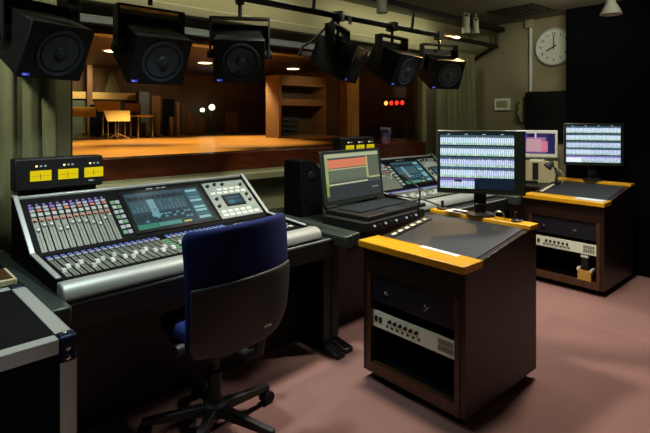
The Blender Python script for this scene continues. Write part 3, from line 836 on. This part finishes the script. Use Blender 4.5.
a = onY(466, 17, 2.72); s2 = dup(s1, (a.x, a.y, a.z), 0, 'larger of two white spot lamps near ceiling, right of the speakers')
a = onY(476, 21, 2.66); s3 = dup(s1, (a.x, a.y, a.z), 0, 'smaller of two white spot lamps near ceiling, right of the speakers'); s3.scale = (.75, .75, .75)
a = onX(611, 2, 3.9)
t = thing('track_lamp', 'white flared lamp at top right in front of the black partition', 'lamp', a)
MB().lathe([(.03, .06), (.035, .03), (.03, .0), (.075, -.09), (.07, -.092), (.0, -.06)], seg=24).build('shade', 'lampwhite', t, smooth=40)
MB().cyl((0, 0, .055), (0, 0, CH-a.z-.001), .012, seg=10).build('stem', 'lampwhite', t, smooth=40)
MB().lathe([(.0, -.05), (.06, -.075), (.06, -.078), (.0, -.08)], seg=20).build('lens', 'lampwhite', t)

# ------------------------------------------------------------------ curtains
def curtain(label, x0, x1, y, z0, z1, n, amp, lean, mat='curtain'):
    bm = bmesh.new(); cols, rows = n*10, 14
    g = []
    for j in range(rows+1):
        v = j/rows; row = []
        for i in range(cols+1):
            u = i/cols
            sq = 1 - lean*(1-v)*u
            x = x0 + (x1-x0)*u*sq
            yy = y + amp*math.sin(u*n*2*PI+.6*math.sin(v*3+u*5)) * (.6+.4*(1-v)) + .25*amp*math.sin(u*n*4.6*PI+1)
            row.append(bm.verts.new((x, yy, z0+(z1-z0)*v)))
        g.append(row)
    for j in range(rows):
        for i in range(cols): bm.faces.new((g[j][i], g[j][i+1], g[j+1][i+1], g[j+1][i]))
    m = MB(); m.bm.free(); m.bm = bm
    o = m.build('curtain', mat, None, smooth=80)
    s_ = o.modifiers.new('thick', 'SOLIDIFY'); s_.thickness = .006
    return tag(o, label, 'curtain')
curtain('sage green curtain left of the studio window, behind the leftmost speaker', -.2, .685, 3.05, .72, 2.08, 9, .022, .0)
curtain('sage green curtain right of the studio window, by the clock wall', 4.30, 4.98, 3.03, .10, 2.08, 7, .04, -.1)
MB().box(.0, .01, 0, .01, 0, .01).bm.free()

# ------------------------------------------------------------------ office chair
def make_chair():
    t = thing('office_chair', 'blue office chair with charcoal back shell, pushed under the nearest console', 'office chair', (1.075, 1.95, 0), R(9))
    def backsurf(z0, z1, off, th, wtop, wmid, wbot, rows=16, cols=18, round_top=.0):
        bm = bmesh.new(); g = []
        for j in range(rows+1):
            v = j/rows; z = z0+(z1-z0)*v; tt = max(0, (z-.43)/(.98-.43))
            hw = wbot+(wmid-wbot)*math.sin(min(1, tt/.28)*PI/2)**.8 if tt < .28 else wmid+(wtop-wmid)*((tt-.28)/.72)**1.1
            if round_top and v > .94: hw *= 1-.05*((v-.94)/.06)
            row = []
            for i in range(cols+1):
                u = -1+2*i/cols
                yy = -.275 - .0*tt - .03*math.sin(tt*PI) + .075*(abs(u)**2.2) - .02*tt + off
                row.append(bm.verts.new((u*hw-.065, yy, z + .012*(1-u*u)*(1 if v > .9 else 0) - (.03*(1-u*u)*(1-v)**2 if z0 < .5 else 0))))
            g.append(row)
        for j in range(rows):
            for i in range(cols): bm.faces.new((g[j][i], g[j][i+1], g[j+1][i+1], g[j+1][i]))
        m = MB(); m.bm.free(); m.bm = bm
        return m
    b = backsurf(.515, .975, .0, .06, .262, .25, .14, round_top=1).build('backrest', 'blue', t, smooth=80)
    s_ = b.modifiers.new('s', 'SOLIDIFY'); s_.thickness = .05; s_.offset = 0
    bv = b.modifiers.new('b', 'BEVEL'); bv.width = .016; bv.segments = 3; bv.limit_method = 'ANGLE'; bv.angle_limit = R(60)
    b = backsurf(.505, .775, -.031, .02, .262, .252, .125, rows=12).build('back_shell', 'shell', t, smooth=80)
    s_ = b.modifiers.new('s', 'SOLIDIFY'); s_.thickness = .014; s_.offset = 0
    bv = b.modifiers.new('b', 'BEVEL'); bv.width = .006; bv.segments = 2; bv.limit_method = 'ANGLE'; bv.angle_limit = R(60)
    m = MB()
    for k in range(4): m.box(-.03+k*.010, -.022+k*.010, -.3535, -.351, .565, .572)
    m.build('badge', 'greyplastic', b)
    MB().prism([(-.13, -.17), (.20, -.17), (.22, -.05), (.22, .18), (.18, .25), (-.12, .25), (-.15, .18), (-.145, -.05)], .425, .50, 'z').build('seat', 'blue', t, bevel=.025, seg=3)
    MB().box(-.13, .17, -.15, .17, .395, .428).build('seat_pan', 'black', t, bevel=.01)
    MB().tube([(0, -.12, .41), (0, -.22, .405), (0, -.285, .44), (0, -.30, .52)], .022, 10).build('back_support', 'black', t, smooth=40)
    k = MB(); k.cyl((-.13, -.02, .41), (-.18, -.02, .44), .008, seg=10); k.lathe([(.02, 0), (.024, .02), (.02, .04)], (-.175, -.02, .44), (-1, 0, 0), 14)
    k.build('tension_knob', 'black', t, smooth=40)
    k = MB(); k.cyl((.17, -.02, .41), (.275, -.02, .405), .008, seg=10); k.lathe([(.022, 0), (.026, .02), (.02, .04)], (.27, -.02, .405), (1, 0, 0), 14)
    k.build('height_knob', 'black', t, smooth=40)
    k = MB(); k.cyl((0, 0, .12), (0, 0, .27), .03, seg=16); k.cyl((0, 0, .27), (0, 0, .396), .02, seg=16)
    k.build('gas_column', 'black', t, smooth=40)
    MB().lathe([(.045, .07), (.055, .09), (.05, .125), (.035, .135)], seg=20).build('hub', 'black', t, smooth=40)
    for i in range(5):
        a = R(-76+72*i); d = Vector((math.cos(a), math.sin(a), 0)); n_ = Vector((-d.y, d.x, 0))
        X_ = basis((0, 0, 0), d, n_, (0, 0, 1))
        lg = MB().hexa([(.03, -.026, .08), (.31, -.016, .06), (.31, .016, .06), (.03, .026, .08), (.03, -.022, .125), (.31, -.013, .088), (.31, .013, .088), (.03, .022, .125)], X_).build('base_leg', 'black', t, bevel=.006)
        c = MB()
        for s_ in (-1, 1): c.cyl(tuple(d*.30+n_*(.006*s_)+Vector((0, 0, .03))), tuple(d*.30+n_*(.026*s_)+Vector((0, 0, .03))), .0295, seg=18)
        c.cyl(tuple(d*.30+Vector((0, 0, .03))), tuple(d*.30+Vector((0, 0, .07))), .008, seg=8)
        c.build('caster', 'rubber', lg, smooth=40)
    return t
make_chair()

# ------------------------------------------------------------------ flight case
t = thing('flight_case', 'black flight case with aluminium edges at the lower left corner', 'case', (.405, 1.575, 0), R(3))
CW, CD, CZ = .66, .62, .755
MB().box(-CW, 0, 0, CD, .02, CZ-.004).build('body', 'caseblack', t)
e = .042; th = .004
def edge(name, *b): MB().box(*b).build(name, 'alu', t, bevel=.0015)
for (x0, x1) in ((-CW, 0),):
    edge('edge_trim', x0+.045, x1-.045, -th, 0.0, CZ-e, CZ); edge('edge_trim', x0+.045, x1-.045, -th, 0, .02, .02+e)
edge('edge_trim', -CW+.045, -.045, -th, e, CZ-.004, CZ)
edge('edge_trim', -e, th, .045, CD-.045, CZ-.004, CZ)
edge('edge_trim', -CW-th, -CW+e, .045, CD-.045, CZ-.004, CZ)
edge('edge_trim', -CW+.045, -.045, CD-e, CD+th, CZ-.004, CZ)
edge('edge_trim', 0, th, .045, CD-.045, CZ-e, CZ)
for x0, x1 in ((-e, th), (-CW-th, -CW+e)):
    edge('edge_trim', x0, x1, -th, .0, .07, CZ-.07)
edge('edge_trim', 0, th, -th, e, .07, CZ-.07)
for x in (-.0, -CW):
    for y in (0, CD):
        c = MB()
        sx = -1 if x == 0 else 1; sy = 1 if y == 0 else -1
        c.box(min(x-sx*.006, x+sx*.045), max(x-sx*.006, x+sx*.045), min(y-sy*.006, y+sy*.045), max(y-sy*.006, y+sy*.045), CZ-.075, CZ+.004)
        k = c.build('corner_cap', pm('blue_black_corner', '#16233f', .35, .6), t, bevel=.008)
        for z in (CZ-.03, CZ-.058):
            MB().lathe([(.008, 0), (.007, .004), (.003, .006)], (x+sx*.022, y-sy*.005, z), (0, -sy, 0), 12).build('rivet', 'chrome', k, smooth=40)
        MB().lathe([(.008, 0), (.007, .004), (.003, .006)], (x+sx*.022, y+sy*.022, CZ+.003), (0, 0, 1), 12).build('rivet', 'chrome', k, smooth=40)
for x in (-.2, -.45): MB().lathe([(.007, 0), (.006, .003)], (x, -th, CZ-e/2), (0, -1, 0), 12).build('rivet', 'chrome', t)
for x in (-.08, -CW+.08):
    for y in (.08, CD-.08): MB().cyl((x, y, 0), (x, y, .021), .025, seg=14).build('foot', 'rubber', t)
p = onZ(5, 281, CZ+.01)
t = thing('cream_tray', 'cream slab lying on the flight case at the left edge', 'board', (p.x, p.y, CZ+.0045), R(3))
MB().box(-.25, .03, -.055, .13, 0, .022).build('board', 'cream', t, bevel=.003)
MB().box(-.25, .018, -.04, .118, .022, .024).build('liner', 'wood_edge', t)

# ------------------------------------------------------------------ studio contents (far beyond the glass)
def at(px, py_floor, Y): d = ray(px, 118); k = Y/d.y; return d.x*k
BY = 11.0
def sx(px, Y): d = ray(px, 118); return d.x*Y/d.y
def sz(px, py, Y): d = ray(px, py); return H + d.z*Y/d.y
# low stage partition with cream top rail
x0, x1 = sx(70, BY), sx(139, BY)
t = thing('stage_partition', 'teal grey low partition with a lit cream top rail in the studio', 'partition', (x0, BY, SF))
MB().box(0, x1-x0, 0, .08, 0, .80).build('panel', 'teal', t)
MB().box(0, x1-x0, -.06, .12, .80, .95).build('top_rail', pm('lit_cream_rail', '#cfae6c', .6), t, bevel=.01)
for k in range(3): MB().box(.35+k*.9, .42+k*.9, -.04, 0, 0, .8).build('upright', 'ply', t)
o = MB().box(-.11, .11, -.1, .1, 0, sz(143, 92, BY-.3)-SF).build('studio_post', 'tealpost'); o.location = (sx(142.5, BY-.3), BY-.3, SF); tag(o, 'blue grey post in the studio at the end of the cream rail', 'post')
# grey drape / screen above the partition
x0, x1 = sx(93, 11.2), sx(134, 11.2)
o = MB().prism([(0, 0), (x1-x0, 0), (x1-x0-.45, 1.4), (.35, 1.4)], 11.18, 11.27, 'y').build('projection_screen', pm('screen_grey_green', '#6b6a50', .9)); o.location = (x0, 0, SF+.0)
tag(o, 'grey green tapered screen on the studio back wall, above the cream rail', 'screen')
# chairs and music stands in front of the partition
def studio_chair(label, px, Y):
    t = thing('studio_chair', label, 'chair', (sx(px, Y), Y, SF), R(20))
    MB().box(-.2, .2, -.2, .2, .42, .46).build('seat', 'tan', t, bevel=.01)
    MB().box(-.2, .2, .18, .21, .5, .7).build('backrest', 'cab', t, bevel=.01)
    for x in (-.18, .18):
        MB().box(x-.012, x+.012, -.19, -.166, 0, .42).build('leg', 'chrome', t); MB().box(x-.012, x+.012, .18, .2, 0, .69).build('leg', 'chrome', t)
studio_chair('tan studio chair before the dark board, below the cream rail', 117, 10.1)
studio_chair('tan studio chair nearest the blue grey post', 139, 9.7)
def stand(label, px, Y, h):
    t = thing('music_stand', label, 'music stand', (sx(px, Y), Y, SF))
    MB().cyl((0, 0, .02), (0, 0, h), .012, seg=8).build('pole', 'chrome', t)
    for k in range(3):
        a = k*2.1; MB().cyl((0, 0, .12), (.25*math.cos(a), .25*math.sin(a), .0), .01, seg=6).build('leg', 'chrome', t)
    MB().hexa([(-.2, -.06, h), (.2, -.06, h), (.2, -.045, h), (-.2, -.045, h), (-.24, .06, h+.2), (.24, .06, h+.2), (.24, .075, h+.2), (-.24, .075, h+.2)]).build('tray', 'tan', t)
stand('music stand with pale tray at the left end of the cream rail', 84, 10.2, .42)
stand('music stand with pale tray in the middle below the cream rail', 108, 9.6, .52)
stand('music stand with pale tray near the studio post', 118, 9.2, .34)
o = MB().box(-.28, .28, -.04, .04, 0, .68).build('felt_board', 'felt', bevel=.01); o.location = (sx(104, 10.75), 10.75, SF); tag(o, 'dark square felt board standing below the cream rail', 'board')
o = MB().box(-.05, .05, -.03, .03, 0, 1.6).build('wood_batten', 'ply'); o.location = (sx(89.5, 10.8), 10.8, SF); tag(o, 'tall wooden batten standing at the left of the studio', 'batten')
# gobos and planks
def plank(px0, px1, ptop, Y, mat, label, nm='wooden_board', cat='board', d=.06):
    a, b = sx(px0, Y), sx(px1, Y)
    t = thing(nm, label, cat, ((a+b)/2, Y, SF))
    hw = (b-a)/2; h = sz((px0+px1)/2, ptop, Y)-SF
    MB().box(-hw, hw, -d/2, d/2, .03, h).build('panel', mat, t, bevel=.01)
    MB().box(-hw, hw, -.14, .14, 0, .03).build('foot', mat, t)
    return t
plank(151, 160, 96, 10.6, 'ply', 'tall plywood board just right of the blue grey studio post')
plank(163, 174, 99, 10.5, 'felt', 'tall dark felt screen between plywood boards', 'acoustic_screen', 'screen')
plank(169, 173, 117, 10.2, 'ply', 'short plywood board at the foot of the tall felt screen')
plank(176, 179.5, 102, 10.5, 'ply', 'narrow plywood board right beside the tall felt screen')
plank(181, 184.5, 103, 10.7, 'ply2', 'second narrow board right of the tall felt screen')
plank(187, 194, 113, 10.4, 'ply2', 'short wide board left of the two small studio lights')
plank(154, 158, 112, 10.1, 'ply2', 'short dull board in front of tall plywood board')
plank(143, 148, 122, 10.0, 'tealpost', 'low grey box at the foot of the studio post', 'grey_box', 'box', .3)
plank(226, 238, 112, 10.4, 'ply2', 'low plywood screen in the dark right part of studio', 'acoustic_screen', 'screen')
plank(207, 216, 116, 10.8, 'teal', 'low green board under the two small studio lights')
plank(198, 204, 117, 10.6, 'cab', 'low brown board under the left small studio light')
for px, py, s_, lab in ((202.5, 110, .05, 'left lower'), (212, 107.3, .075, 'right brighter')):
    t = thing('studio_light', '%s of two small white lights at the back of the studio' % lab, 'light', (sx(px, 10.9), 10.9, SF))
    z = sz(px, py, 10.9)-SF
    MB().cyl((0, 0, 0), (0, 0, z), .012, seg=8).build('pole', 'steel', t)
    MB().lathe([(.0, 0), (s_*.8, .01), (s_, .05), (s_*.8, .1), (0, .11)], (0, -.05, z), (0, 1, 0), 14).build('bulb', glow('studio_bulb', '#f2f0d8', 5.), t, smooth=40)
# open shelf cabinet
CYs = 7.7
x0, x1 = sx(279, CYs), sx(326, CYs); zt = sz(300, 76, CYs)-SF; ww = x1-x0
t = thing('open_cabinet', 'brown open shelf cabinet at the right of the studio', 'cabinet', (x0, CYs, SF))
s_ = .06
MB().box(0, s_, 0, .45, 0, zt).build('side_panel', 'cab', t); MB().box(ww-s_, ww, 0, .45, 0, zt).build('side_panel', 'cab', t)
MB().box(s_, ww-s_, 0, .45, zt-.2, zt).build('top_board', 'cab', t)
MB().box(s_, ww-s_, .0, .45, zt*.52, zt*.52+.13).build('shelf', 'cab', t); MB().box(s_, ww-s_, 0, .45, 0, .05).build('shelf', 'cab', t)
MB().box(s_, ww-s_, .42, .45, .05, zt-.2).build('back_board', 'studio_back', t)
for k in range(4):
    o = thing('storage_tray', 'grey tray in lower bay of open studio cabinet, %s' % ('lowest of stack', 'second from bottom', 'third from bottom', 'topmost of stack')[k], 'tray', (x0+.33, CYs+.2, SF+.051+k*.10), 0, 'trays in the open cabinet')
    MB().box(-.2, .2, -.14, .14, 0, .07).build('tray', 'ring', o, bevel=.008); MB().box(-.21, .21, -.15, .15, .07, .085).build('rim', 'steel', o)
# red lamps on the right studio wall
XS = 7.5
a = onX(396, 103, XS)
t = thing('recording_lamp', 'row of glowing red lamps on the brown studio wall', 'signal lamp', (XS-.001, a.y, a.z))
MB().box(-.06, 0, -.3, .3, -.07, .07).build('housing', 'black', t, bevel=.01)
for k in range(4):
    MB().lathe([(.0, .02), (.035, .015), (.045, 0)], (-.06, .21-k*.14, 0), (-1, 0, 0), 16).build('lamp', 'orange_led' if k == 0 else 'red_led', t, smooth=40)
# doors on the right studio wall
a, b = onX(372, 118, XS).y, onX(345, 118, XS).y
a, b = min(a, b), max(a, b)
a2, b2 = onX(418, 118, XS).y, onX(384, 118, XS).y
d = struct(MB().box(XS-.05, XS-.001, min(a2, b2), max(a2, b2), SF+.001, sz(400, 113, 5.6)).build('door_1', 'studio_ceil', bevel=.01))
MB().box(XS-.075, XS-.05, b2-.12, b2-.09, SF+.35, SF+.45).build('door_handle', 'chrome', d)
# downlights
for px, py, lab in ((113, 50, 'leftmost'), (205, 62, 'middle'), (293, 68, 'rightmost')):
    p = onZ(px, py, SC)
    t = thing('downlight', '%s of the three studio ceiling downlights' % lab, 'downlight', (p.x, p.y, SC-.001), 0)
    MB().lathe([(.17, 0), (.17, -.015), (.13, -.02)], seg=24).build('trim_ring', 'lampwhite', t)
    MB().lathe([(.13, -.016), (.13, -.022)], seg=24).build('lens', 'downlight', t)

# ------------------------------------------------------------------ lights
def spot(name, loc, tgt, w, size, blend, col=(1, .86, .66), rad=.05):
    l = bpy.data.lights.new(name, 'SPOT'); l.energy = w; l.spot_size = R(size); l.spot_blend = blend; l.color = col; l.shadow_soft_size = rad
    o = bpy.data.objects.new(name, l); C.objects.link(o); o.location = loc
    o.rotation_euler = (Vector(tgt)-Vector(loc)).to_track_quat('-Z', 'Y').to_euler()
    return o
def area(name, loc, tgt, w, sx_, sy_, col):
    l = bpy.data.lights.new(name, 'AREA'); l.shape = 'RECTANGLE'; l.size = sx_; l.size_y = sy_; l.energy = w; l.color = col
    o = bpy.data.objects.new(name, l); C.objects.link(o); o.location = loc
    o.rotation_euler = (Vector(tgt)-Vector(loc)).to_track_quat('-Z', 'Y').to_euler()
    return o
WARM = (1, .90, .75); COOL = (.82, .95, 1.)
spot('ceiling_spot_lectern', (2.0, 1.95, 2.40), (2.2, 1.45, 0), 170, 105, .8, WARM, .10)
spot('ceiling_spot_console', (.9, 2.0, 2.42), (.95, 2.3, .7), 90, 85, .9, (.9, 1, .97), .08)
spot('ceiling_spot_floor', (3.35, 1.35, 2.42), (3.3, 1.1, 0), 170, 120, .8, WARM, .12)
spot('ceiling_spot_far', (4.1, 2.0, 2.42), (4.4, 1.8, .7), 30, 80, .9, WARM, .06)
spot('ceiling_spot_rear', (3.3, 2.2, 2.42), (3.2, 2.4, .7), 50, 80, .9, (.9, 1, .97), .06)
spot('ceiling_spot_left', (.1, 1.9, 2.42), (.2, 1.9, .7), 40, 90, .9, (.92, 1, .97), .1)
spot('ceiling_spot_front', (1.6, -.6, 2.42), (2.2, 1.0, 0), 5, 120, .9, WARM, .15)  # added weak fill from behind the camera
spot('ceiling_spot_curtain', (-.35, 2.2, 2.35), (.62, 3.05, 1.45), 70, 40, .7, (.95, 1, .82), .06)  # added spot, brightens the left curtain past the first speaker
spot('ceiling_spot_case', (-.1, .7, 2.42), (-.1, 1.6, .55), 40, 34, .7, (.95, 1, .95), .06)  # added narrow spot for the flight case edges only
spot('ceiling_spot_ledge', (1.9, 2.25, 2.42), (1.9, 3.2, .95), 45, 75, .9, (.97, 1, .80), .06)  # added spot, lifts the sill and the wall under the window
spot('ceiling_spot_track', (2.9, .5, 2.38), (3.9, 1.3, 2.25), 40, 16, .5, (1, .97, .85), .04)  # added narrow spot, brightens the shade of the track lamp
spot('ceiling_spot_lamp', (2.2, 1.5, 2.40), (3.0, 2.62, 2.40), 12, 20, .6, (1, 1, .85), .04)  # added narrow spot, brightens the housing of the cylinder spot lamp
spot('ceiling_spot_corner', (4.0, 1.75, 2.42), (4.85, 2.25, 1.05), 45, 36, .8, (1, .98, .85), .05)  # added spot, brightens the white monitor and cream cabinet
area('wall_wash', (4.2, 1.6, 2.44), (5.2, 2.7, 1.4), 10, .4, .4, (1, .97, .72))
area('window_wall_wash', (1.2, 2.93, 2.45), (1.2, 3.2, 1.7), 7, 2.6, .1, (1, .98, .74))
area('window_wall_wash_right', (3.6, 2.93, 2.45), (3.6, 3.2, 1.7), 5, 1.6, .1, (1, .98, .74))
# studio lights
for i, (x, y) in enumerate(((2.2, 5.8), (4.2, 6.8), (3.3, 8.4), (5.4, 8.4), (1.2, 8.0))):
    spot('studio_spot_%d' % i, (x, y, SC-.05), (x, y, SF), 300, 95, .5, (1, .80, .50), .1)
spot('studio_spot_cabinet', (6.0, 6.5, SC-.05), (6.3, 7.7, SF+.7), 45, 70, .8, (1, .82, .5), .1)  # added spot, brightens the front of the open cabinet
spot('studio_spot_rail', (2.9, 9.9, SC-.05), (2.7, 11, SF+.9), 110, 90, .8, (1, .8, .45), .1)  # added spot, brightens the cream top rail
spot('studio_spot_boards', (4.6, 9.6, SC-.05), (4.4, 10.8, SF+.6), 30, 90, .8, (1, .75, .45), .1)
spot('truss_spot_speaker', (4.36, 2.80, 2.26), (4.05, 2.78, 2.03), 60, 60, .4, (1, .58, .2), .03)

W_ = bpy.data.worlds.new('world'); bpy.context.scene.world = W_; W_.use_nodes = True
W_.node_tree.nodes['Background'].inputs[0].default_value = (.6, .7, 1, 1); W_.node_tree.nodes['Background'].inputs[1].default_value = .01
sc = bpy.context.scene
sc.view_settings.view_transform = 'Standard'; sc.view_settings.look = 'None'; sc.view_settings.exposure = 0; sc.view_settings.gamma = 1
sc.view_settings.use_curve_mapping = False
